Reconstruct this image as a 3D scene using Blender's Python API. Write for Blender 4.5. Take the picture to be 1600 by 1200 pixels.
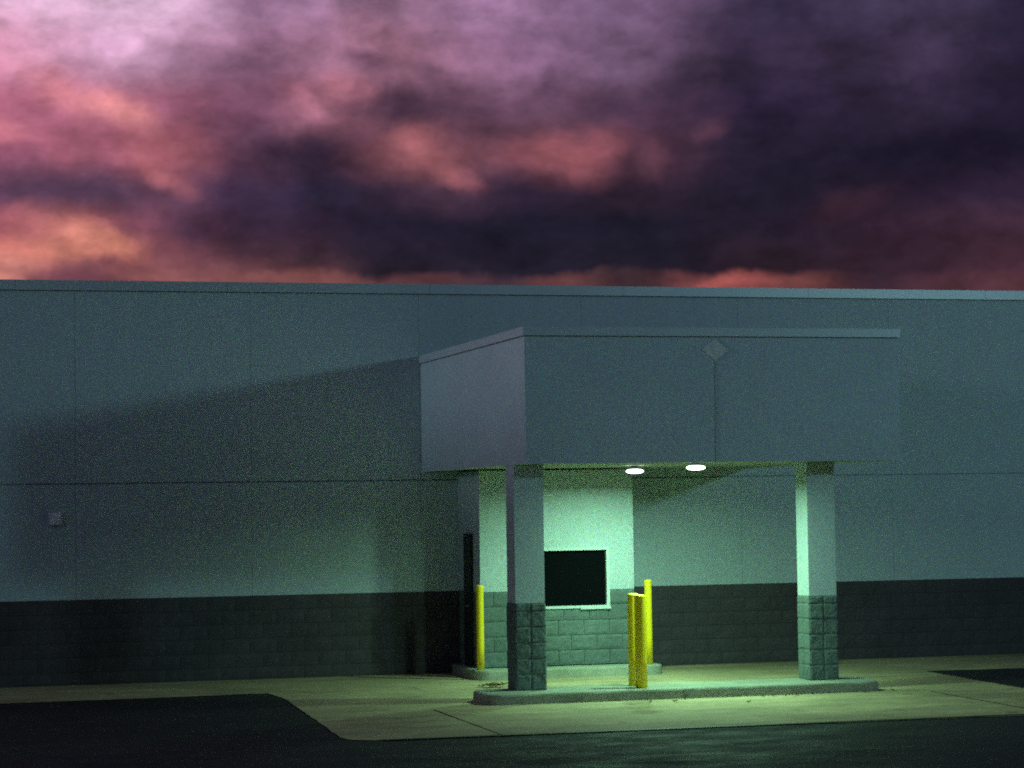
import bpy, bmesh, math, random
from mathutils import Vector, Matrix, noise

random.seed(7)
S = bpy.context.scene
COL = S.collection
for o in list(bpy.data.objects):
    bpy.data.objects.remove(o)

# ------------------------------------------------------------------ camera
CAM_H = 2.45
XR = Vector((0.9639430746104071, -0.00014333726016511628, 0.2661084898402627))
YR = Vector((-0.2657139164706205, 0.05392048256184299, 0.9625428282181225))
ZR = Vector((-0.014486666437778625, -0.9985452223183124, 0.05193818904036513))
cam_d = bpy.data.cameras.new('camera')
cam = bpy.data.objects.new('camera', cam_d)
COL.objects.link(cam)
S.camera = cam
cam_d.sensor_width = 36.0
cam_d.sensor_fit = 'HORIZONTAL'
cam_d.lens = 3713.04 / 1600 * 36.0
cam_d.clip_start = 0.1
cam_d.clip_end = 6000
right = Vector((XR[0], YR[0], ZR[0]))
up = -Vector((XR[1], YR[1], ZR[1]))
back = -Vector((XR[2], YR[2], ZR[2]))
M = Matrix((right, up, back)).transposed().to_4x4()
M.translation = (0, 0, CAM_H)
cam.matrix_world = M

# ------------------------------------------------------------------ colour settings
S.view_settings.view_transform = 'Standard'
S.view_settings.look = 'None'
S.view_settings.gamma = 1.0
S.view_settings.exposure = 0.0
S.view_settings.use_curve_mapping = False
S.cycles.filter_width = 1.9
S.cycles.max_bounces = 6
S.cycles.use_adaptive_sampling = True
S.cycles.adaptive_threshold = 0.06
S.cycles.adaptive_min_samples = 48
S.cycles.use_denoising = False          # keep the natural grain of a dim exposure
S.cycles.sample_clamp_indirect = 1.5

def lin(c):
    c = c / 255.0
    return c / 12.92 if c <= 0.04045 else ((c + 0.055) / 1.055) ** 2.4

def L3(rgb):
    return (lin(rgb[0]), lin(rgb[1]), lin(rgb[2]), 1.0)

# ------------------------------------------------------------------ node helper
class NT:
    def __init__(self, nt):
        self.t = nt
        nt.nodes.clear()
    def n(self, typ, ins=None, **kw):
        nd = self.t.nodes.new(typ)
        for k, v in kw.items():
            setattr(nd, k, v)
        for k, v in (ins or {}).items():
            if isinstance(v, bpy.types.NodeSocket):
                self.t.links.new(v, nd.inputs[k])
            else:
                nd.inputs[k].default_value = v
        return nd
    def m(self, op, a, b=0.0, c=0.0, clamp=False):
        return self.n('ShaderNodeMath', {0: a, 1: b, 2: c}, operation=op, use_clamp=clamp).outputs[0]
    def vm(self, op, a, b=(0, 0, 0)):
        return self.n('ShaderNodeVectorMath', {0: a, 1: b}, operation=op).outputs[0]
    def noise(self, vec, scale, detail=4, rough=0.5, dist=0.0):
        return self.n('ShaderNodeTexNoise', {'Vector': vec, 'Scale': scale, 'Detail': detail, 'Roughness': rough, 'Distortion': dist})
    def ramp(self, fac, stops, interp='LINEAR'):
        r = self.n('ShaderNodeValToRGB', {0: fac})
        r.color_ramp.interpolation = interp
        e = r.color_ramp.elements
        while len(e) > 1:
            e.remove(e[-1])
        e[0].position = stops[0][0]
        e[0].color = stops[0][1]
        for p, c in stops[1:]:
            x = e.new(p)
            x.color = c
        return r.outputs[0]
    def mix(self, fac, a, b, blend='MIX'):
        nd = self.n('ShaderNodeMix', data_type='RGBA', blend_type=blend)
        for i, v in ((0, fac), (6, a), (7, b)):
            if isinstance(v, bpy.types.NodeSocket):
                self.t.links.new(v, nd.inputs[i])
            else:
                nd.inputs[i].default_value = v
        return nd.outputs[2]
    def rng(self, v, a, b, c, d, smooth=False):
        return self.n('ShaderNodeMapRange', {0: v, 1: a, 2: b, 3: c, 4: d}, interpolation_type='SMOOTHSTEP' if smooth else 'LINEAR').outputs[0]

# ------------------------------------------------------------------ sky: dusk cloud deck, a function of direction
SUN_EL = math.radians(6.5)
SUN_AZ = math.radians(-97)            # measured from +Y towards +X : off to the left
W = bpy.data.worlds.new('World')
S.world = W
W.use_nodes = True
W.cycles.sampling_method = 'MANUAL'
W.cycles.sample_map_resolution = 512
w = NT(W.node_tree)
dirv = w.n('ShaderNodeTexCoord').outputs['Generated']
wa = w.noise(dirv, 9.0, 5, 0.55).outputs['Color']
wb = w.noise(dirv, 34.0, 4, 0.6).outputs['Color']
warp = w.vm('ADD', w.vm('MULTIPLY', w.vm('SUBTRACT', wa, (.5, .5, .5)), (.045, .045, .012)),
            w.vm('MULTIPLY', w.vm('SUBTRACT', wb, (.5, .5, .5)), (.022, .022, .014)))
dv = w.vm('ADD', dirv, warp)
sp = w.n('ShaderNodeSeparateXYZ', {0: dv})
sx, sy, sz = sp.outputs
az = w.m('ARCTAN2', sx, sy)
el = w.m('ARCSINE', sz)
elp = w.m('ADD', el, w.m('MULTIPLY', w.m('SUBTRACT', az, .272), .0145))
T = w.m('ADD', w.m('MULTIPLY', w.m('DIVIDE', w.m('SUBTRACT', az, .0577), .4285), .5), .25, clamp=True)
yy = w.m('DIVIDE', w.m('SUBTRACT', .2105, elp), .000266)     # cloud-deck row coordinate
ROWS = [
 (-900, (96, 80, 104), (44, 42, 58), [(0, 110, 92, 112), (800, 70, 62, 80), (1600, 44, 42, 58)]),
 (0, (205, 165, 195), (48, 44, 66), [(0, 226, 190, 216), (200, 228, 200, 224), (400, 158, 126, 156), (600, 142, 112, 136), (800, 154, 124, 158), (1000, 114, 94, 124), (1200, 54, 48, 72), (1400, 64, 58, 82), (1600, 40, 36, 58)]),
 (80, (200, 140, 165), (44, 40, 62), [(0, 222, 164, 188), (200, 206, 170, 198), (400, 146, 110, 136), (500, 150, 112, 134), (600, 160, 118, 138), (800, 136, 106, 136), (1000, 112, 92, 118), (1150, 54, 46, 68), (1400, 54, 46, 68), (1600, 38, 33, 54)]),
 (160, (186, 120, 140), (36, 32, 50), [(0, 190, 118, 142), (200, 172, 110, 130), (400, 118, 80, 102), (500, 156, 108, 124), (600, 78, 58, 76), (720, 98, 72, 92), (850, 96, 72, 92), (1000, 76, 56, 76), (1200, 44, 36, 60), (1400, 50, 42, 64), (1600, 30, 26, 46)]),
 (235, (150, 96, 118), (30, 26, 44), [(0, 154, 96, 120), (150, 150, 92, 108), (260, 164, 100, 110), (380, 86, 60, 80), (480, 58, 44, 64), (640, 136, 88, 94), (760, 108, 72, 84), (900, 134, 84, 92), (1000, 76, 52, 68), (1200, 34, 30, 48), (1400, 25, 22, 40), (1600, 26, 22, 40)]),
 (300, (90, 68, 98), (50, 38, 58), [(0, 94, 68, 90), (140, 80, 60, 80), (260, 96, 66, 84), (380, 60, 46, 70), (500, 40, 36, 56), (680, 62, 46, 62), (800, 42, 34, 52), (1000, 46, 36, 52), (1200, 30, 28, 44), (1400, 36, 28, 46), (1600, 46, 35, 56)]),
 (350, (160, 100, 106), (64, 44, 60), [(0, 164, 98, 106), (100, 166, 104, 104), (200, 122, 76, 90), (300, 76, 52, 70), (420, 54, 40, 60), (600, 32, 29, 46), (800, 28, 27, 43), (1000, 26, 26, 41), (1200, 36, 29, 46), (1400, 52, 36, 52), (1600, 62, 43, 59)]),
 (388, (205, 128, 114), (70, 44, 56), [(0, 198, 122, 112), (100, 222, 148, 126), (175, 204, 132, 114), (260, 112, 70, 78), (400, 68, 48, 60), (600, 37, 33, 49), (800, 30, 28, 43), (1000, 28, 27, 41), (1200, 40, 31, 43), (1400, 51, 35, 49), (1600, 66, 43, 56)]),
 (416, (205, 130, 114), (72, 46, 56), [(0, 196, 126, 118), (100, 150, 96, 98), (200, 132, 84, 86), (290, 122, 80, 82), (400, 92, 60, 66), (500, 66, 48, 56), (600, 40, 34, 48), (800, 31, 29, 43), (1000, 30, 28, 42), (1200, 44, 33, 44), (1400, 52, 36, 50), (1600, 70, 45, 57)]),
 (436, (200, 135, 115), (78, 50, 58), [(0, 206, 144, 122), (70, 130, 80, 90), (200, 134, 86, 86), (290, 138, 88, 84), (400, 122, 80, 78), (500, 112, 72, 70), (650, 92, 62, 66), (750, 62, 47, 56), (850, 92, 60, 60), (960, 62, 47, 53), (1150, 132, 76, 74), (1250, 104, 64, 63), (1350, 57, 41, 53), (1450, 72, 47, 56), (1600, 78, 50, 58)]),
 (700, (190, 120, 100), (70, 50, 58), [(0, 180, 112, 96), (800, 92, 62, 62), (1600, 70, 50, 58)]),
]
cur = None
for i, (ry, lft, rgt, stops) in enumerate(ROWS):
    st = [(0.0, L3(lft))] + [(.25 + .5 * x / 1600.0, L3((r, g, b))) for x, r, g, b in stops] + [(1.0, L3(rgt))]
    c = w.ramp(T, st, 'EASE')
    if cur is None:
        cur = c
    else:
        cur = w.mix(w.rng(yy, ROWS[i - 1][0], ry, 0, 1, True), cur, c)
# single lit lobes and dark rolls of the deck: (column, row, half length, half height, tilt, colour, weight)
LOBES = [
 (120, 146, 62, 20, 30, (216, 142, 148), .75), (215, 170, 44, 24, 25, (224, 152, 148), .85), (30, 205, 50, 18, 15, (216, 136, 146), .6),
 (255, 266, 46, 17, 32, (178, 112, 118), .8), (465, 150, 38, 18, 25, (168, 112, 128), .7), (530, 130, 27, 20, 25, (190, 128, 144), .8),
 (570, 44, 50, 24, 20, (172, 128, 148), .6), (632, 222, 34, 24, 38, (164, 104, 108), .8), (690, 266, 40, 15, 25, (146, 92, 96), .8),
 (885, 220, 84, 24, -8, (154, 94, 100), .75), (1030, 236, 24, 32, 40, (104, 70, 82), .6), (1130, 200, 28, 17, -30, (98, 68, 82), .5),
 (112, 366, 40, 20, 12, (230, 154, 134), .9), (22, 412, 30, 15, 0, (230, 158, 138), .85), (172, 380, 28, 15, 14, (206, 140, 116), .5),
 (1135, 441, 64, 9, -4, (170, 94, 88), .7), (1325, 320, 60, 18, -15, (60, 39, 51), .7), (1000, 36, 85, 22, -25, (124, 102, 130), .4),
 (1440, 70, 66, 24, -30, (72, 64, 90), .6), (770, 90, 40, 40, -60, (148, 112, 138), .3),
 (556, 84, 27, 15, 15, (94, 70, 92), .65), (652, 98, 44, 16, 15, (88, 66, 84), .7), (600, 168, 50, 24, 5, (64, 47, 63), .7),
 (355, 105, 66, 20, 22, (114, 84, 106), .55), (130, 298, 110, 24, 5, (74, 57, 78), .6), (100, 427, 76, 13, 8, (106, 68, 82), .7),
 (862, 104, 22, 28, 30, (82, 62, 82), .55), (965, 150, 66, 22, -30, (62, 48, 68), .6), (415, 146, 44, 20, 30, (104, 72, 92), .45),
 (1090, 110, 60, 24, -35, (56, 46, 66), .5), (470, 235, 60, 28, 20, (54, 42, 62), .5)]
px = w.m('MULTIPLY', w.m('SUBTRACT', az, .0577), 1600 / .4285)
pv = w.n('ShaderNodeCombineXYZ', {0: px, 1: yy, 2: 0.0}).outputs[0]
for bx_, by_, ra, rb, rot, rgb, wt in LOBES:
    mpn = w.n('ShaderNodeMapping', {'Vector': pv, 'Location': (bx_, by_, 0), 'Rotation': (0, 0, math.radians(rot)), 'Scale': (ra, rb, 1)}, vector_type='TEXTURE')
    ln = w.n('ShaderNodeVectorMath', {0: mpn.outputs[0]}, operation='LENGTH').outputs['Value']
    cur = w.mix(w.rng(ln, 0.0, 1.9, wt, 0.0, True), cur, L3(rgb))
# behind the photographer the deck is a plain dull blue grey
behind = w.rng(w.m('ABSOLUTE', az), 1.0, 2.0, 0, 1, True)
cur = w.mix(behind, cur, L3((42, 47, 70)))
# fibrous detail of the clouds
mp = w.vm('ADD', w.vm('MULTIPLY', dirv, (1.0, 1.0, 1.7)), w.vm('MULTIPLY', w.vm('SUBTRACT', wb, (.5, .5, .5)), (.012, .012, .012)))
f1 = w.noise(mp, 34.0, 6, 0.57, 0.1).outputs[0]
f2 = w.noise(mp, 85.0, 4, 0.55, 0.0).outputs[0]
det = w.m('MULTIPLY', w.rng(f1, .3, .7, .64, 1.32), w.rng(f2, .3, .7, .86, 1.14))
cur = w.mix(1.0, cur, w.n('ShaderNodeCombineXYZ', {0: det, 1: det, 2: det}).outputs[0], 'MULTIPLY')
cur = w.mix(1.0, cur, (1.02, .885, .95, 1), 'MULTIPLY')
bg_clouds = w.n('ShaderNodeBackground', {'Color': cur, 'Strength': 1.0})
nish = w.n('ShaderNodeTexSky', sky_type='NISHITA', sun_disc=False)
nish.sun_elevation = SUN_EL
nish.sun_rotation = SUN_AZ
bg_sky = w.n('ShaderNodeBackground', {'Color': nish.outputs[0], 'Strength': 0.0006})
wo = w.n('ShaderNodeOutputWorld', {0: w.n('ShaderNodeAddShader', {0: bg_clouds.outputs[0], 1: bg_sky.outputs[0]}).outputs[0]})

# afterglow: the sun, set behind the clouds on the left
sun_d = bpy.data.lights.new('sun', 'SUN')
sun_d.energy = 0.42
sun_d.angle = math.radians(6)
sun_d.color = (.60, .85, 1.0)
sun = bpy.data.objects.new('sun', sun_d)
COL.objects.link(sun)
sdir = Vector((math.sin(math.radians(-97)), math.cos(math.radians(-97)), math.tan(math.radians(6.5)))).normalized()
sun.rotation_euler = sdir.to_track_quat('Z', 'Y').to_euler()

# ------------------------------------------------------------------ materials
def mat(name):
    m = bpy.data.materials.new(name)
    m.use_nodes = True
    return m, NT(m.node_tree)

def finish(t, col, rough, bump=None, bstr=0.2, bdist=0.01, metallic=0.0, spec=0.4):
    ins = {'Base Color': col, 'Roughness': rough, 'Metallic': metallic, 'Specular IOR Level': spec}
    if bump is not None:
        ins['Normal'] = t.n('ShaderNodeBump', {'Height': bump, 'Strength': bstr, 'Distance': bdist}).outputs[0]
    p = t.n('ShaderNodeBsdfPrincipled', ins)
    t.n('ShaderNodeOutputMaterial', {0: p.outputs[0]})

def surf(name, base, var=.1, scale=1.2, rough=.8, fine=60, bstr=.25, bdist=.006, speck=.06, metallic=0, spec=.3, streak=False, agg=0):
    m, t = mat(name)
    pos = t.n('ShaderNodeNewGeometry').outputs['Position']
    a = t.noise(pos, scale, 5, .6).outputs[0]
    vv = pos
    if streak:
        s_ = t.noise(t.vm('MULTIPLY', pos, (3.0, 3.0, .22)), 1.3, 5, .65).outputs[0]
        a = t.m('ADD', t.m('MULTIPLY', a, .5), t.m('MULTIPLY', s_, .5))
    b = t.noise(pos, fine, 3, .7).outputs[0]
    k = t.m('MULTIPLY', t.rng(a, .3, .7, 1 - var, 1 + var), t.rng(b, .25, .75, 1 - speck, 1 + speck))
    kk = t.n('ShaderNodeCombineXYZ', {0: k, 1: k, 2: k}).outputs[0]
    col = t.mix(1.0, (*base, 1), kk, 'MULTIPLY')
    if agg:
        ag = t.n('ShaderNodeTexVoronoi', {'Vector': pos, 'Scale': 46.0}).outputs['Color']
        col = t.mix(agg, col, t.mix(1.0, col, t.vm('MULTIPLY', ag, (2.0, 2.0, 2.0)), 'MULTIPLY'))
    finish(t, col, rough, b, bstr, bdist, metallic, spec)
    return m

M_WALL = surf('painted wall panel', (.48, .56, .59), .06, .7, .75, 42, .35, .006, .10, streak=True, agg=.15)
M_CANOPY = surf('painted stucco', (.48, .56, .59), .05, .9, .75, 55, .35, .006, .09, agg=.15)
M_SOFFIT = surf('soffit board', (.34, .37, .32), .05, 1.2, .7, 40, .1, .003, .03)
M_BLOCK = surf('split face block', (.125, .165, .16), .18, 2.2, .85, 30, .7, .012, .22)
M_BLOCKDARK = surf('dark painted split face block', (.070, .060, .068), .2, 1.3, .85, 30, .6, .012, .22)
M_JOINT = surf('mortar', (.05, .06, .058), .1, 2, .9, 50, .2, .003, .05)
M_COPING = surf('metal coping', (.52, .58, .61), .05, .6, .40, 25, .05, .002, .02, 0.12, .5)
M_FRAME = surf('white window frame', (.60, .66, .66), .04, 2, .45, 40, .05, .002, .02)
M_YELLOW = surf('yellow bollard paint', (1.0, .74, .010), .07, 3, .42, 35, .15, .003, .04, 0, .5)
m, t = mat('yellow bollard paint')
pos = t.n('ShaderNodeNewGeometry').outputs['Position']
sc_ = t.noise(t.vm('MULTIPLY', pos, (1, 1, .35)), 16.0, 5, .7).outputs[0]
sp_ = t.noise(pos, 60.0, 3, .6).outputs[0]
dz_ = t.n('ShaderNodeSeparateXYZ', {0: pos}).outputs[2]
dirt = t.m('MULTIPLY', t.rng(sc_, .50, .60, 0, 1), t.rng(dz_, .12, .50, .8, .12))
dirt = t.m('MAXIMUM', dirt, t.rng(sp_, .68, .72, 0, .8))
col = t.mix(dirt, (1.0, .72, .006, 1), (.62, .38, .02, 1))
finish(t, col, t.rng(sc_, .4, .6, .30, .55), sp_, .12, .003, 0, .6)
M_YELLOW = m
M_DARK = surf('dark metal', (.025, .026, .03), .1, 2, .5, 40, .1, .002, .05)
M_GREY = surf('grey metal', (.30, .32, .33), .08, 3, .5, 40, .1, .002, .04, .3)
M_BOX = surf('pale plastic box', (.86, .88, .90), .04, 3, .5, 40, .1, .002, .03)
M_CONDUIT = surf('painted conduit', (.26, .31, .31), .08, 3, .6, 40, .1, .002, .04)
M_PLATE = surf('faded plate', (.66, .66, .64), .18, 14, .6, 60, .1, .002, .1)
M_LEAF = surf('dry leaf', (.16, .085, .04), .3, 20, .8, 60, .3, .004, .2)
M_ROOF = surf('roof membrane', (.25, .25, .25), .1, 1, .9)

def concrete(name, base, dirt):
    m, t = mat(name)
    pos = t.n('ShaderNodeNewGeometry').outputs['Position']
    a = t.noise(pos, .55, 6, .62).outputs[0]
    d = t.noise(t.vm('MULTIPLY', pos, (.55, 2.2, 1)), 1.4, 5, .6).outputs[0]
    b = t.noise(pos, 38, 4, .7).outputs[0]
    drip = t.rng(t.noise(pos, 2.6, 4, .55).outputs[0], .63, .72, 1.0, .55)
    v = t.noise(pos, 6.0, 5, .7).outputs[0]
    k = t.m('MULTIPLY', t.rng(a, .3, .7, 1 - dirt, 1 + dirt * .7), t.rng(d, .3, .7, 1 - dirt * .9, 1.08))
    k = t.m('MULTIPLY', k, t.rng(b, .25, .75, .84, 1.14))
    k = t.m('MULTIPLY', t.m('MULTIPLY', k, drip), t.rng(v, .3, .7, .86, 1.12))
    col = t.mix(1.0, (*base, 1), t.n('ShaderNodeCombineXYZ', {0: k, 1: k, 2: k}).outputs[0], 'MULTIPLY')
    finish(t, col, .82, b, .4, .006, 0, .3)
    return m

M_CONC = concrete('old concrete paving', (.47, .385, .22), .30)
M_KERB = concrete('kerb concrete', (.35, .37, .29), .26)

m, t = mat('sealed asphalt')
pos = t.n('ShaderNodeNewGeometry').outputs['Position']
a = t.noise(pos, .45, 6, .62).outputs[0]
g = t.noise(pos, 70, 3, .75).outputs[0]
st = t.noise(t.vm('MULTIPLY', pos, (.8, 1.6, 1)), 1.1, 6, .68).outputs[0]
wpos = t.vm('ADD', pos, t.vm('MULTIPLY', t.noise(pos, 1.7, 4, .6).outputs['Color'], (.9, .9, 0)))
ck = t.n('ShaderNodeTexVoronoi', {'Vector': wpos, 'Scale': .42}, feature='DISTANCE_TO_EDGE').outputs['Distance']
crack = t.m('MULTIPLY', t.rng(ck, .0, .012, 1, 0), t.rng(a, .45, .55, 0, 1))
ag = t.n('ShaderNodeTexVoronoi', {'Vector': pos, 'Scale': 55.0}).outputs['Distance']
k = t.m('MULTIPLY', t.rng(a, .3, .7, .65, 1.4), t.rng(g, .25, .75, .6, 1.5))
k = t.m('MULTIPLY', k, t.rng(crack, 0, 1, 1, .25))
stain = t.rng(t.noise(pos, .9, 3, .5).outputs[0], .60, .68, 1.0, .55)
k = t.m('MULTIPLY', k, stain)
col = t.mix(1.0, (.021, .019, .022, 1), t.n('ShaderNodeCombineXYZ', {0: k, 1: k, 2: k}).outputs[0], 'MULTIPLY')
hb = t.m('SUBTRACT', t.m('ADD', t.m('MULTIPLY', ag, 1.0), t.m('MULTIPLY', st, .8)), t.m('MULTIPLY', crack, 1.5))
finish(t, col, t.rng(st, .35, .65, .60, .9), hb, .7, .012, 0, .24)
M_ASPH = m

m, t = mat('dark window glass')
pos = t.n('ShaderNodeNewGeometry').outputs['Position']
nz = t.noise(pos, 1.5, 2, .5).outputs[0]
finish(t, (.004, .005, .006, 1), t.rng(nz, .3, .7, .04, .09), None, spec=.35)
M_GLASS = m

LAMP_COL = (.45, 1.0, .61)
m, t = mat('lit lamp lens')
e = t.n('ShaderNodeEmission', {'Color': (.80, 1.0, .88, 1), 'Strength': 6.0})
t.n('ShaderNodeOutputMaterial', {0: e.outputs[0]})
M_LENS = m
m, t = mat('lot lamp lens')
e = t.n('ShaderNodeEmission', {'Color': (.75, 1.0, .95, 1), 'Strength': 30.0})
t.n('ShaderNodeOutputMaterial', {0: e.outputs[0]})
M_LOTLENS = m

# ------------------------------------------------------------------ mesh helpers
def new():
    return bmesh.new()

def obj(name, bm, material, parent=None, smooth=False, bevel=0.0, seg=2):
    if bevel:
        bmesh.ops.bevel(bm, geom=[e for e in bm.edges if e.calc_face_angle(0) > .5], offset=bevel, segments=seg, affect='EDGES', profile=.6)
    bmesh.ops.recalc_face_normals(bm, faces=bm.faces)
    me = bpy.data.meshes.new(name)
    bm.to_mesh(me)
    bm.free()
    me.materials.append(material)
    if smooth:
        for p in me.polygons:
            p.use_smooth = True
    o = bpy.data.objects.new(name, me)
    COL.objects.link(o)
    if parent is not None:
        o.parent = parent
        o.matrix_parent_inverse = Matrix.Identity(4)
        o.location = -PL[parent.name]
    return o

PL = {}
def thing(name, loc, label, cat, group=None):
    o = bpy.data.objects.new(name, None)
    o.empty_display_size = .2
    COL.objects.link(o)
    o.location = loc
    PL[o.name] = Vector(loc)
    tag(o, label, cat, group)
    return o

def sub(name, bm, material, part, top, **kw):
    """a sub-part: parented to a part whose thing is `top` (geometry is given in world coordinates)"""
    o = obj(name, bm, material, None, **kw)
    o.parent = part
    return o

def tag(o, label, cat, group=None):
    o['label'] = label
    o['category'] = cat
    if group:
        o['group'] = group

def structure(o):
    o['kind'] = 'structure'
    return o

def box(bm, x0, x1, y0, y1, z0, z1):
    v = [bm.verts.new(p) for p in ((x0, y0, z0), (x1, y0, z0), (x1, y1, z0), (x0, y1, z0), (x0, y0, z1), (x1, y0, z1), (x1, y1, z1), (x0, y1, z1))]
    for f in ((0, 3, 2, 1), (4, 5, 6, 7), (0, 1, 5, 4), (1, 2, 6, 5), (2, 3, 7, 6), (3, 0, 4, 7)):
        bm.faces.new([v[i] for i in f])

def lathe(bm, prof, cx, cy, n=40, close_top=True, close_bot=True):
    rings = []
    for r, z in prof:
        if r < 1e-5:
            rings.append([bm.verts.new((cx, cy, z))])
        else:
            rings.append([bm.verts.new((cx + r * math.cos(2 * math.pi * i / n), cy + r * math.sin(2 * math.pi * i / n), z)) for i in range(n)])
    for a, b in zip(rings, rings[1:]):
        for i in range(n):
            j = (i + 1) % n
            if len(a) == 1:
                bm.faces.new((a[0], b[i], b[j]))
            elif len(b) == 1:
                bm.faces.new((a[i], a[j], b[0]))
            else:
                bm.faces.new((a[i], a[j], b[j], b[i]))
    if close_bot and len(rings[0]) > 1:
        bm.faces.new(rings[0][::-1])
    if close_top and len(rings[-1]) > 1:
        bm.faces.new(rings[-1])

def tube(bm, pts, r, n=10):
    pts = [Vector(p) for p in pts]
    rings = []
    for i, p in enumerate(pts):
        d = (pts[min(i + 1, len(pts) - 1)] - pts[max(i - 1, 0)]).normalized()
        s = d.cross(Vector((0, 1, 0)) if abs(d.y) < .9 else Vector((1, 0, 0))).normalized()
        u = d.cross(s)
        rings.append([bm.verts.new(p + s * r * math.cos(2 * math.pi * k / n) + u * r * math.sin(2 * math.pi * k / n)) for k in range(n)])
    for a, b in zip(rings, rings[1:]):
        for k in range(n):
            bm.faces.new((a[k], a[(k + 1) % n], b[(k + 1) % n], b[k]))
    bm.faces.new(rings[0][::-1])
    bm.faces.new(rings[-1])

def rough_blocks(bm, org, u, nrm, width, height, bw, bh, gap=.007, depth=.014, nu=9, nv=6, running=True, amp=.022, clip=None, seed=0):
    """rock-faced masonry: every block a small displaced grid standing proud of the recessed joint"""
    u = Vector(u); nrm = Vector(nrm); org = Vector(org); zz = Vector((0, 0, 1))
    rows = int(round(height / bh))
    for r in range(rows):
        off = (bw / 2 if (running and r % 2) else 0)
        x = -off
        while x < width - 1e-4:
            x0, x1 = max(x, 0), min(x + bw, width)
            x += bw
            if x1 - x0 < .03:
                continue
            if clip and clip(x0, x1, r * bh, (r + 1) * bh):
                continue
            a0, a1, b0, b1 = x0 + gap / 2, x1 - gap / 2, r * bh + gap / 2, (r + 1) * bh - gap / 2
            if x0 < 1e-4: a0 = 0
            if x1 > width - 1e-4: a1 = width
            lift = random.uniform(.0, .005)
            g = []
            for j in range(nv + 1):
                row = []
                for i in range(nu + 1):
                    p = org + u * (a0 + (a1 - a0) * i / nu) + zz * (b0 + (b1 - b0) * j / nv)
                    edge = min(i, nu - i, 1.0) * min(j, nv - j, 1.0)
                    q = p * 11.0 + Vector((seed, r * 3.7, x0 * 1.3))
                    d = edge * (lift + amp * (.5 + .8 * noise.noise(q) + .35 * noise.noise(q * 2.7)))
                    row.append(bm.verts.new(p + nrm * d))
                g.append(row)
            for j in range(nv):
                for i in range(nu):
                    bm.faces.new((g[j][i], g[j][i + 1], g[j + 1][i + 1], g[j + 1][i]))
            # returns back into the joint
            per = [g[0][i] for i in range(nu + 1)] + [g[j][nu] for j in range(1, nv + 1)] + [g[nv][i] for i in range(nu - 1, -1, -1)] + [g[j][0] for j in range(nv - 1, 0, -1)]
            inn = [bm.verts.new(v.co - nrm * depth) for v in per]
            for i in range(len(per)):
                j = (i + 1) % len(per)
                bm.faces.new((per[j], per[i], inn[i], inn[j]))

# ------------------------------------------------------------------ ground
WY = 34.6                      # face of the store wall
K = .0075                      # the paving falls gently towards the camera
def gz(y):
    y = max(-12.0, min(WY, y))
    return -K * (WY - y)

def sheet(name, poly, dz, material, cut=.8):
    """flat paving sheet following the fall of the ground"""
    bm = new()
    ragged = []
    for (xa, ya), (xb, yb) in zip(poly, poly[1:] + poly[:1]):
        n_ = max(1, min(400, int(math.hypot(xb - xa, yb - ya) / .12)))
        for i in range(n_):
            x, y = xa + (xb - xa) * i / n_, ya + (yb - ya) * i / n_
            q = Vector((x * 2.3, y * 2.3, 5))
            ragged.append((x + .022 * noise.noise(q) + .012 * noise.noise(q * 5), min(WY - .02, y + .030 * noise.noise(q + Vector((9, 0, 0))) + .016 * noise.noise(q * 5 + Vector((4, 0, 0))))))
    vs = [bm.verts.new((x, y, gz(y) + dz)) for x, y in ragged]
    f = bm.faces.new(vs)
    bm.normal_update()
    if f.normal.z < 0:
        f.normal_flip()
    return obj(name, bm, material)

bm = new()
ys = [-1500, -12, WY, 1500]
vv = [[bm.verts.new((x, y, gz(y) - .004)) for x in (-1500, 1500)] for y in ys]
for a, b in zip(vv, vv[1:]):
    bm.faces.new((a[0], a[1], b[1], b[0]))
structure(obj('asphalt_lot', bm, M_ASPH))

apron = [(-14, 31.7), (1.0, 31.9), (1.82, 31.95), (3.4, 32.0), (4.87, 32.08), (5.38, 32.11), (5.45, 31.3), (5.35, 29.4), (5.24, 27.3), (5.16, 26.05), (5.21, 25.74), (5.45, 25.58),
         (9.5, 25.46), (13.2, 25.40), (26, 25.3), (26, WY - .02), (-14, WY - .02)]
structure(sheet('concrete_apron', apron, .004, M_CONC))
# open joint along the front edge of the slab, and sawn joints across it
def strip(name, pts, wd, dz, material):
    bm = new()
    prev = None
    for i, (x, y) in enumerate(pts):
        a = Vector(pts[max(i - 1, 0)]); b = Vector(pts[min(i + 1, len(pts) - 1)])
        d = (b - a).normalized(); s = Vector((-d.y, d.x)) * wd * (.5 + .22 * noise.noise(Vector((x * 2, y * 2, 3))))
        cur_ = (bm.verts.new((x + s.x, y + s.y, gz(y) + dz)), bm.verts.new((x - s.x, y - s.y, gz(y) + dz)))
        if prev:
            bm.faces.new((prev[0], prev[1], cur_[1], cur_[0]))
        prev = cur_
    return obj(name, bm, material)
M_TAR = surf('tar joint', (.012, .012, .013), .2, 3, .6, 40, .2, .003, .1)
pts = [(5.55 + .25 * i, 25.535 - .007 * (.25 * i) + .015 * noise.noise(Vector((i * .7, 0, 0)))) for i in range(82)]
structure(strip('tar_joint', pts, .10, .008, M_TAR))
for xx in (6.9, 13.6):
    structure(strip('slab_joint', [(xx, 25.6 + .2 * i) for i in range(17)], .022, .008, M_TAR))
structure(strip('slab_joint', [(13.3 + .3 * i, 31.3) for i in range(6)], .022, .008, M_TAR))
# asphalt lane coming in again on the right
structure(sheet('asphalt_patch', [(14.92, 28.70), (26, 28.0), (26, 31.6), (16.5, 31.82), (15.02, 31.94)], .009, M_ASPH))

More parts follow.
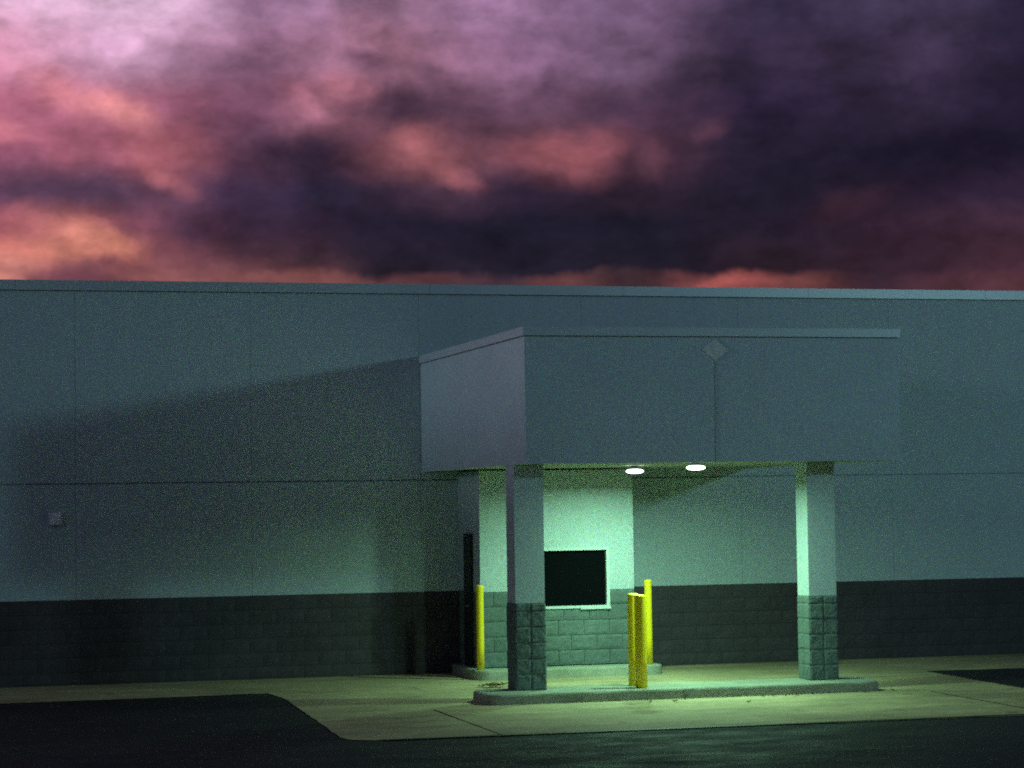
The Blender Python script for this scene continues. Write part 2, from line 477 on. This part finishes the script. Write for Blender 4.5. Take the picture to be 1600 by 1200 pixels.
# ------------------------------------------------------------------ store building
X0, X1 = -16.0, 46.0
store = thing('store_building', (10.0, WY, 0), 'long grey panelled store wall with dark block base and metal coping', 'building')
BAND = 1.22
JX = [3.04 + 2.545 * i for i in range(-7, 17)]
HJ = 2.88
bm = new()
edges = [X0] + [x for x in JX if X0 < x < X1] + [X1]
for a, b in zip(edges, edges[1:]):
    for z0, z1, g0, g1 in ((BAND, HJ, 0, .011), (HJ, 5.66, .011, 0)):
        box(bm, a + .002, b - .002, WY, WY + .03, z0 + g0, z1 - g1)
box(bm, X0 + .01, X1 - .01, WY + .031, WY + .25, BAND, 5.655)
obj('wall', bm, M_WALL, store)
bm = new()
rough_blocks(bm, (X0, WY, -.02), (1, 0, 0), (0, -1, 0), X1 - X0, BAND + .02, .4064, (BAND + .02) / 6, nu=5, nv=3, amp=.012, gap=.004, depth=.010)
box(bm, X0, X1, WY + .012, WY + .25, -.3, BAND - .001)
obj('block_base', bm, M_BLOCKDARK, store)
bm = new()
edges = [X0 - .1 + 3.05 * i for i in range(0, 22)]
for a, b in zip(edges, edges[1:]):
    box(bm, a, min(b - .004, X1 + .1), WY - .035, WY + .30, 5.67, 5.815)
obj('coping', bm, M_COPING, store, bevel=.006)
bm = new()
box(bm, X0, X0 + .25, WY + .26, WY + 30, -.3, 5.655)
box(bm, X1 - .25, X1, WY + .26, WY + 30, -.3, 5.655)
box(bm, X0, X1, WY + 30.01, WY + 30.25, -.3, 5.655)
obj('side_wall', bm, M_WALL, store)
bm = new()
box(bm, X0 + .003, -13.6, 8.0, WY - .04, -.6, 5.655)  # unseen block added to keep the low sun off the booth and column sides
obj('sun_blocker', bm, M_WALL, store)
bm = new()
box(bm, X0 + .26, X1 - .26, WY + .26, WY + 29.99, 5.1, 5.25)
obj('roof', bm, M_ROOF, store)

# ------------------------------------------------------------------ pick-up booth
BY, BX0, BX1 = 33.35, 8.70, 11.04
ISL_R = .145
booth = thing('pickup_booth', ((BX0 + BX1) / 2, BY, ISL_R), 'grey drive-up booth with dark service window standing out from the store wall', 'booth')
WX0, WX1, WZ0, WZ1 = 9.17, 10.64, .975, 1.835
BB = 1.235
bm = new()
box(bm, BX0, WX0, BY, BY + .15, BB, 2.99)
box(bm, WX1, BX1, BY, BY + .15, BB, 2.99)
box(bm, WX0, WX1, BY, BY + .15, WZ1, 2.99)
box(bm, BX0, BX0 + .15, BY + .15, WY - .003, BB, 2.99)
box(bm, BX1 - .15, BX1, BY + .15, WY - .003, BB, 2.99)
bmesh.ops.remove_doubles(bm, verts=bm.verts, dist=1e-4)
obj('wall', bm, M_WALL, booth)
bm = new()
cw = lambda a, b, c, d: (a + BX0 < WX1 - .02 and b + BX0 > WX0 + .02 and d + .147 > WZ0 + .02)
BH = (BB - .147) / 5.0
ww = [(0, WX0 - BX0), (WX1 - BX0, BX1 - BX0)]
# five full courses; the courses beside the window are cut to it
rough_blocks(bm, (BX0, BY, .147), (1, 0, 0), (0, -1, 0), BX1 - BX0, BH * 3, .39, BH, seed=1, amp=.011)
rough_blocks(bm, (BX0, BY, .147 + 3 * BH), (1, 0, 0), (0, -1, 0), WX0 - BX0, BH * 2, .39, BH, seed=2, amp=.011)
rough_blocks(bm, (WX1, BY, .147 + 3 * BH), (1, 0, 0), (0, -1, 0), BX1 - WX1, BH * 2, .40, BH, seed=3, amp=.011, running=False)
rough_blocks(bm, (WX0 + .005, BY, .147 + 3 * BH), (1, 0, 0), (0, -1, 0), WX1 - WX0 - .01, WZ0 - .147 - 3 * BH - .004, .39, WZ0 - .147 - 3 * BH - .004, seed=9, amp=.012, nv=3)
rough_blocks(bm, (BX0, WY - .02, .0), (0, -1, 0), (-1, 0, 0), WY - .02 - BY, BB, .40, BB / 6, seed=4, amp=.011)
rough_blocks(bm, (BX1, BY, .0), (0, 1, 0), (1, 0, 0), WY - .02 - BY, BB, .40, BB / 6, seed=5, amp=.011)
obj('block_base', bm, M_BLOCK, booth)
bm = new()
box(bm, BX0 + .008, WX0, BY + .009, BY + .14, .148, BB - .002)
box(bm, WX1, BX1 - .008, BY + .009, BY + .14, .148, BB - .002)
box(bm, WX0, WX1, BY + .009, BY + .14, .148, WZ0 - .004)
box(bm, BX0 + .008, BX0 + .14, BY + .14, WY - .02, -.05, BB - .002)
box(bm, BX1 - .14, BX1 - .008, BY + .14, WY - .02, -.05, BB - .002)
obj('mortar', bm, M_JOINT, booth)
# window: frame (> pane), sill drawer
bm = new()
fw = .040
yf0, yf1 = BY - .022, BY + .07
box(bm, WX0 - .02, WX1 + .02, yf0, yf1, WZ1 - .022, WZ1 + .012)
box(bm, WX0 - .02, WX1 + .02, yf0, yf1, WZ0 - .008, WZ0 + .030)
box(bm, WX0 - .02, WX0 + fw, yf0 + .003, yf1, WZ0 + .031, WZ1 - .023)
box(bm, WX1 - fw + .012, WX1 + .02, yf0 + .003, yf1, WZ0 + .031, WZ1 - .023)
wf = obj('window', bm, M_FRAME, booth, bevel=.006)
def under(o, part):
    """make o (built in world coordinates) a child of `part`"""
    o.parent = part
    o.location = (0, 0, 0)
    o.location = -(Vector(part.location) + (PL[part.parent.name] if part.parent else Vector()))
    return o
bm = new()
box(bm, WX0 + fw - .01, WX1 - fw + .024, BY + .035, BY + .045, WZ0 + .02, WZ1 - .012)
under(obj('pane', bm, M_GLASS), wf)
bm = new()
box(bm, WX1 - .44, WX1 + .03, BY - .036, BY - .0225, WZ0 - .024, WZ0 + .012)
under(obj('sill', bm, M_FRAME, bevel=.006), wf)
# narrow dark service door in the side of the booth
bm = new()
box(bm, BX0 - .045, BX0 - .004, 33.74, 34.14, .03, 2.08)
dr = obj('door', bm, M_DARK, booth, bevel=.006)
bm = new()
tube(bm, [(BX0 - .05, 33.80, 1.02), (BX0 - .085, 33.80, 1.02), (BX0 - .085, 33.90, 1.02)], .011)
under(obj('handle', bm, M_GREY), dr)

# ------------------------------------------------------------------ drive-through canopy
CX0, CX1, CY, CZ0, CZ1 = 8.15, 13.29, 28.87, 3.0, 4.61
canopy = thing('drive_through_canopy', (10.7, 31.5, -.04), 'boxy grey drive-through canopy on two block-footed columns', 'canopy')
bm = new()
th = .10
box(bm, CX0, CX1, CY, CY + th, CZ0, CZ1)
box(bm, CX0, CX0 + th, CY + th, WY - .002, CZ0, CZ1)
box(bm, CX1 - th, CX1, CY + th, WY - .002, CZ0, CZ1)
bmesh.ops.remove_doubles(bm, verts=bm.verts, dist=1e-4)
obj('fascia', bm, M_CANOPY, canopy)
bm = new()
e_ = .022
for (a, b, c, d) in ((CX0 - e_, CX1 + e_, CY - e_, CY + .2), (CX0 - e_, CX0 + .2, CY + .2, WY - .003), (CX1 - .2, CX1 + e_, CY + .2, WY - .003)):
    box(bm, a, b, c, d, CZ1 + .014, CZ1 + .125)
bmesh.ops.remove_doubles(bm, verts=bm.verts, dist=1e-4)
obj('coping', bm, M_COPING, canopy)
bm = new()
box(bm, CX0 + .01, CX1 - .01, CY + .01, WY - .004, CZ1 - .08, CZ1 + .013)
obj('roof', bm, M_ROOF, canopy)
bm = new()
box(bm, CX0 + th, CX1 - th, CY + th, WY - .002, CZ0 + .012, CZ0 + .06)
obj('soffit', bm, M_SOFFIT, canopy)

ISL_F = gz(29.2) + .14
def column(x0, yf, label):
    c = .405
    zb, zt, zm = ISL_F + .002, CZ0 - .002, BAND
    if yf > CY + th:
        zt = CZ0 + .010
    bm = new()
    box(bm, x0 + .006, x0 + c - .006, yf + .006, yf + c - .006, zm, zt)
    sh = obj('column', bm, M_CANOPY, canopy, bevel=.006)
    bm = new()
    hh = zm - .002 - zb
    bh = hh / 5.5
    for o_, u_, n_ in (((x0, yf, zb), (1, 0, 0), (0, -1, 0)), ((x0 + c, yf, zb), (0, 1, 0), (1, 0, 0)),
                       ((x0 + c, yf + c, zb), (-1, 0, 0), (0, 1, 0)), ((x0, yf + c, zb), (0, -1, 0), (-1, 0, 0))):
        rough_blocks(bm, o_, u_, n_, c, bh * 5, c / 2, bh, running=False, gap=.003, amp=.009, nu=9, nv=9, seed=x0 + n_[0] * 3 + n_[1] * 5)
        rough_blocks(bm, Vector(o_) + Vector((0, 0, bh * 5)), u_, n_, c, bh * .5, c / 2, bh * .5, running=False, gap=.004, amp=.010, nu=9, nv=5, seed=x0 + 9)
    box(bm, x0 + .008, x0 + c - .008, yf + .008, yf + c - .008, zb, zm - .003)
    under(obj('block_base', bm, M_BLOCK), sh)
    return sh
column(8.155, 29.50, '')
column(12.205, 29.50, '')

# conduit run down the front of the canopy to a diamond plate
bm = new()
tube(bm, [(10.705, CY - .004, 4.30), (10.70, CY - .004, 3.6), (10.69, CY - .004, 3.0)], .0045, 8)
cnd = obj('conduit', bm, M_CONDUIT, canopy)
bm = new()
r_ = .185
q = [(10.705 - r_, CY - .014, 4.455), (10.705, CY - .014, 4.455 - .14), (10.705 + r_, CY - .014, 4.455), (10.705, CY - .014, 4.455 + .135)]
vs = [bm.verts.new(p) for p in q] + [bm.verts.new((p[0], CY - .004, p[2])) for p in q]
bm.faces.new(vs[:4]); bm.faces.new(vs[4:][::-1])
for i in range(4):
    bm.faces.new((vs[i], vs[4 + i], vs[4 + (i + 1) % 4], vs[(i + 1) % 4]))
obj('diamond_plate', bm, M_PLATE, canopy, bevel=.003)

# ------------------------------------------------------------------ lamps under the canopy
def canopy_lamp(x, y, label, watts):
    t_ = thing('canopy_lamp', (x, y, CZ0 + .012), label, 'lamp', 'lamps under the canopy')
    z = CZ0 - .022
    bm = new()
    lathe(bm, [(.055, z + .033), (.055, z - .012), (.050, z - .0165)], x, y, 40)
    obj('housing', bm, M_DARK, t_, smooth=False)
    bm = new()
    lathe(bm, [(.050, z - .017), (.095, z - .022), (.116, z - .033), (.125, z - .045), (.116, z - .057), (.095, z - .068), (.050, z - .075), (0, z - .077)], x, y, 40)
    obj('lens', bm, M_LENS, t_, smooth=True)
    ld = bpy.data.lights.new('lamp_light', 'AREA')
    ld.shape = 'DISK'
    ld.size = .20
    ld.energy = watts
    ld.color = LAMP_COL
    ld.spread = math.radians(170)
    lo = bpy.data.objects.new('lamp_light', ld)
    COL.objects.link(lo)
    lo.parent = t_
    lo.location = (0, 0, -.126)
    return t_
canopy_lamp(10.51, 29.12, 'lit round ceiling lamp just behind the canopy front, right of the other lamp', 118)
canopy_lamp(10.50, 31.60, 'lit round ceiling lamp under the canopy, close to the booth wall', 118)

# ------------------------------------------------------------------ kerbed islands
def island(name, x0, x1, y0, y1, h, r, label):
    bm = new()
    ol = []
    for cx, cy, a0 in ((x0 + r, y0 + r, 180), (x1 - r, y0 + r, 270), (x1 - r, y1 - r, 0), (x0 + r, y1 - r, 90)):
        for i in range(9):
            a = math.radians(a0 + i * 90 / 8)
            ol.append((cx + r * math.cos(a), cy + r * math.sin(a)))
    # fine points along the long sides so the arris can be chipped
    pts_ = []
    for i, p in enumerate(ol):
        q_ = ol[(i + 1) % len(ol)]
        d = math.hypot(q_[0] - p[0], q_[1] - p[1])
        n_ = max(1, int(d / .09))
        for k_ in range(n_):
            pts_.append((p[0] + (q_[0] - p[0]) * k_ / n_, p[1] + (q_[1] - p[1]) * k_ / n_))
    mx, my = (x0 + x1) / 2, (y0 + y1) / 2
    rings = []
    for ins, zz in ((0, -.02), (0.006, h - .03), (.012, h - .012), (.032, h)):
        ring = []
        for x, y in pts_:
            nx = max(-1, min(1, (x - mx) / ((x1 - x0) / 2 - r * .5) if abs(x - mx) > (x1 - x0) / 2 - r else 0))
            ny = (y - my) / ((y1 - y0) / 2)
            l = math.hypot(nx, ny) or 1
            j = .006 * noise.noise(Vector((x * 5, y * 5, zz * 30))) if zz > 0 else 0
            i_ = ins + (max(0, noise.noise(Vector((x * 3.1, y * 3, 7))) - .35) * .06 if zz > h - .02 else 0)
            ring.append(bm.verts.new((x - nx / l * i_, y - ny / l * i_ + j, gz(y) + zz + (j * .4 if zz > h - .02 else 0))))
        rings.append(ring)
    n_ = len(pts_)
    for a, b in zip(rings, rings[1:]):
        for i in range(n_):
            bm.faces.new((a[i], a[(i + 1) % n_], b[(i + 1) % n_], b[i]))
    bm.faces.new(rings[-1])
    o = obj(name, bm, M_KERB)
    tag(o, label, 'kerb island')
    return o
island('kerb_island', 7.65, 13.07, 29.08, 29.97, .14, .22, 'long raised concrete island carrying both columns at the front of the lane')
island('kerb_island', 8.52, 11.37, 32.93, WY - .01, .145, .22, 'raised concrete island under the pick-up booth')

# ------------------------------------------------------------------ bollards
def bollard(x, y, zb, h, r, label):
    t_ = thing('bollard', (x, y, zb), label, 'bollard', 'yellow bollards guarding the drive-up lane')
    bm = new()
    lathe(bm, [(r, zb), (r, zb + h * .3), (r, zb + h * .7), (r, zb + h - .03)], x, y, 40, close_top=False)
    obj('post', bm, M_YELLOW, t_, smooth=True).data
    bm = new()
    lathe(bm, [(r + .001, zb + h - .0305), (r + .001, zb + h - .010), (r - .006, zb + h - .003), (r * .7, zb + h + .002), (0, zb + h + .005)], x, y, 40, close_bot=False)
    obj('cap', bm, M_YELLOW, t_, smooth=True)
    return t_
bollard(8.63, 33.12, .134, 1.21, .054, 'thin yellow bollard left of the booth beside its dark door')
bollard(11.19, 33.16, .134, 1.23, .054, 'thin yellow bollard behind the pair, at the right corner of the booth')
bollard(9.812, 29.70, gz(29.6) + .14, 1.20, .074, 'thick yellow bollard half hidden behind the front one of the pair')
bollard(9.778, 29.30, gz(29.2) + .14, 1.20, .078, 'thick yellow bollard at the front kerb edge, nearest of all')

# ------------------------------------------------------------------ small box on the wall at far left
bm = new()
box(bm, 2.66, 2.83, WY - .075, WY - .001, 2.30, 2.47)
bx = thing('wall_box', (2.745, WY, 2.30), 'small pale square box fixed to the store wall at far left', 'wall box')
obj('housing', bm, M_BOX, bx, bevel=.008)
bm = new()
box(bm, 2.685, 2.805, WY - .084, WY - .076, 2.325, 2.445)
obj('cover', bm, M_BOX, bx, bevel=.003)

# ------------------------------------------------------------------ dry leaves
def leaf_bm(bm, x, y, z, s, a):
    n_ = 7
    ca, sa = math.cos(a), math.sin(a)
    up_, dn_ = [], []
    for i in range(n_ + 1):
        t_ = i / n_
        wd = s * .33 * math.sin(math.pi * (t_ ** .8)) * (1 + .25 * math.sin(t_ * 18)) + .001
        lx = (t_ - .5) * s
        lz = .25 * s * (4 * (t_ - .5) ** 2) * random.uniform(.7, 1.3) + .006
        for lst, sg in ((up_, 1), (dn_, -1)):
            px, py = lx, sg * wd
            lst.append(bm.verts.new((x + px * ca - py * sa, y + px * sa + py * ca, z + lz + abs(py) * .35)))
    mid = [bm.verts.new(((a_.co + b_.co) / 2) - Vector((0, 0, .12 * s))) for a_, b_ in zip(up_, dn_)]
    for v_ in mid:
        v_.co.z = max(v_.co.z, z + .002)
    for i in range(n_):
        bm.faces.new((up_[i], up_[i + 1], mid[i + 1], mid[i]))
        bm.faces.new((mid[i], mid[i + 1], dn_[i + 1], dn_[i]))
    return bm
# a blown heap of leaves beside the left column
bm = new()
for i in range(22):
    leaf_bm(bm, 8.45 + random.gauss(0, .085), 31.75 + random.gauss(0, .09), gz(31.7) + .006 + random.uniform(0, .04), random.uniform(.06, .11), random.uniform(0, 6.3))
o = obj('leaf_clump', bm, M_LEAF)
tag(o, 'brown clump of dry leaves on the concrete behind the left column', 'leaves')
LEAVES = [(10.02, 28.69, .08), (10.84, 28.24, .07), (11.3, 28.92, .07), (11.45, 28.95, .09), (11.62, 28.93, .06), (11.78, 28.96, .08), (12.0, 28.94, .06), (12.25, 28.97, .07),
          (12.75, 28.98, .08), (10.25, 28.95, .06), (13.2, 29.1, .07), (9.7, 28.72, .06)]
for x, y, s in LEAVES:
    bm = new()
    leaf_bm(bm, x, y, gz(y) + .006, s, random.uniform(0, 6.3))
    o = obj('dry_leaf', bm, M_LEAF)
    tag(o, 'single small dry leaf lying on the concrete along the front kerb', 'leaf', 'dry leaves along the front kerb')

# ------------------------------------------------------------------ parking-lot lamps (off to the sides, the right one throws the canopy shadow, the left one is added fill)
def lot_lamp(x, y, h, power, colour, aim, label):
    zb = gz(y)
    t_ = thing('lot_lamp', (x, y, zb), label, 'street lamp', 'parking-lot lamps')
    bm = new()
    lathe(bm, [(.30, zb - .1), (.30, zb + .7), (.28, zb + .72)], x, y, 28)
    obj('footing', bm, M_KERB, t_)
    bm = new()
    lathe(bm, [(.085, zb + .7), (.06, zb + h + .15)], x, y, 20)
    obj('pole', bm, M_DARK, t_, smooth=True)
    a = Vector(aim).normalized()
    bm = new()
    tube(bm, [(x, y, zb + h + .08), (x + a.x * .5, y + a.y * .5, zb + h + .08)], .035)
    obj('arm', bm, M_DARK, t_)
    cx, cy = x + a.x * .75, y + a.y * .75
    bm = new()
    lathe(bm, [(.30, zb + h + .02), (.32, zb + h + .06), (.26, zb + h + .20), (.10, zb + h + .24)], cx, cy, 24)
    obj('head', bm, M_DARK, t_)
    bm = new()
    lathe(bm, [(.0, zb + h - .10), (.16, zb + h - .08), (.26, zb + h - .02), (.28, zb + h + .018)], cx, cy, 24)
    obj('lens', bm, M_LOTLENS, t_, smooth=True)
    ld = bpy.data.lights.new('lot_light', 'POINT')
    ld.energy = power
    ld.color = colour
    ld.shadow_soft_size = .85
    lo = bpy.data.objects.new('lot_light', ld)
    COL.objects.link(lo)
    lo.parent = t_
    lo.location = (cx - x, cy - y, h - .32)
lot_lamp(27.4, 10.0, 8.55, 3250, (.47, .92, 1.0), (0, 1, 0), 'tall parking-lot lamp on a dark pole, right of the camera')
lot_lamp(-6.0, 25.0, 8.0, 170, (.66, .84, 1.0), (.3, 1, 0), 'added fill lamp on a tall dark pole, out of view left of the camera')  # made-up lamp out of view, added to balance the light at left
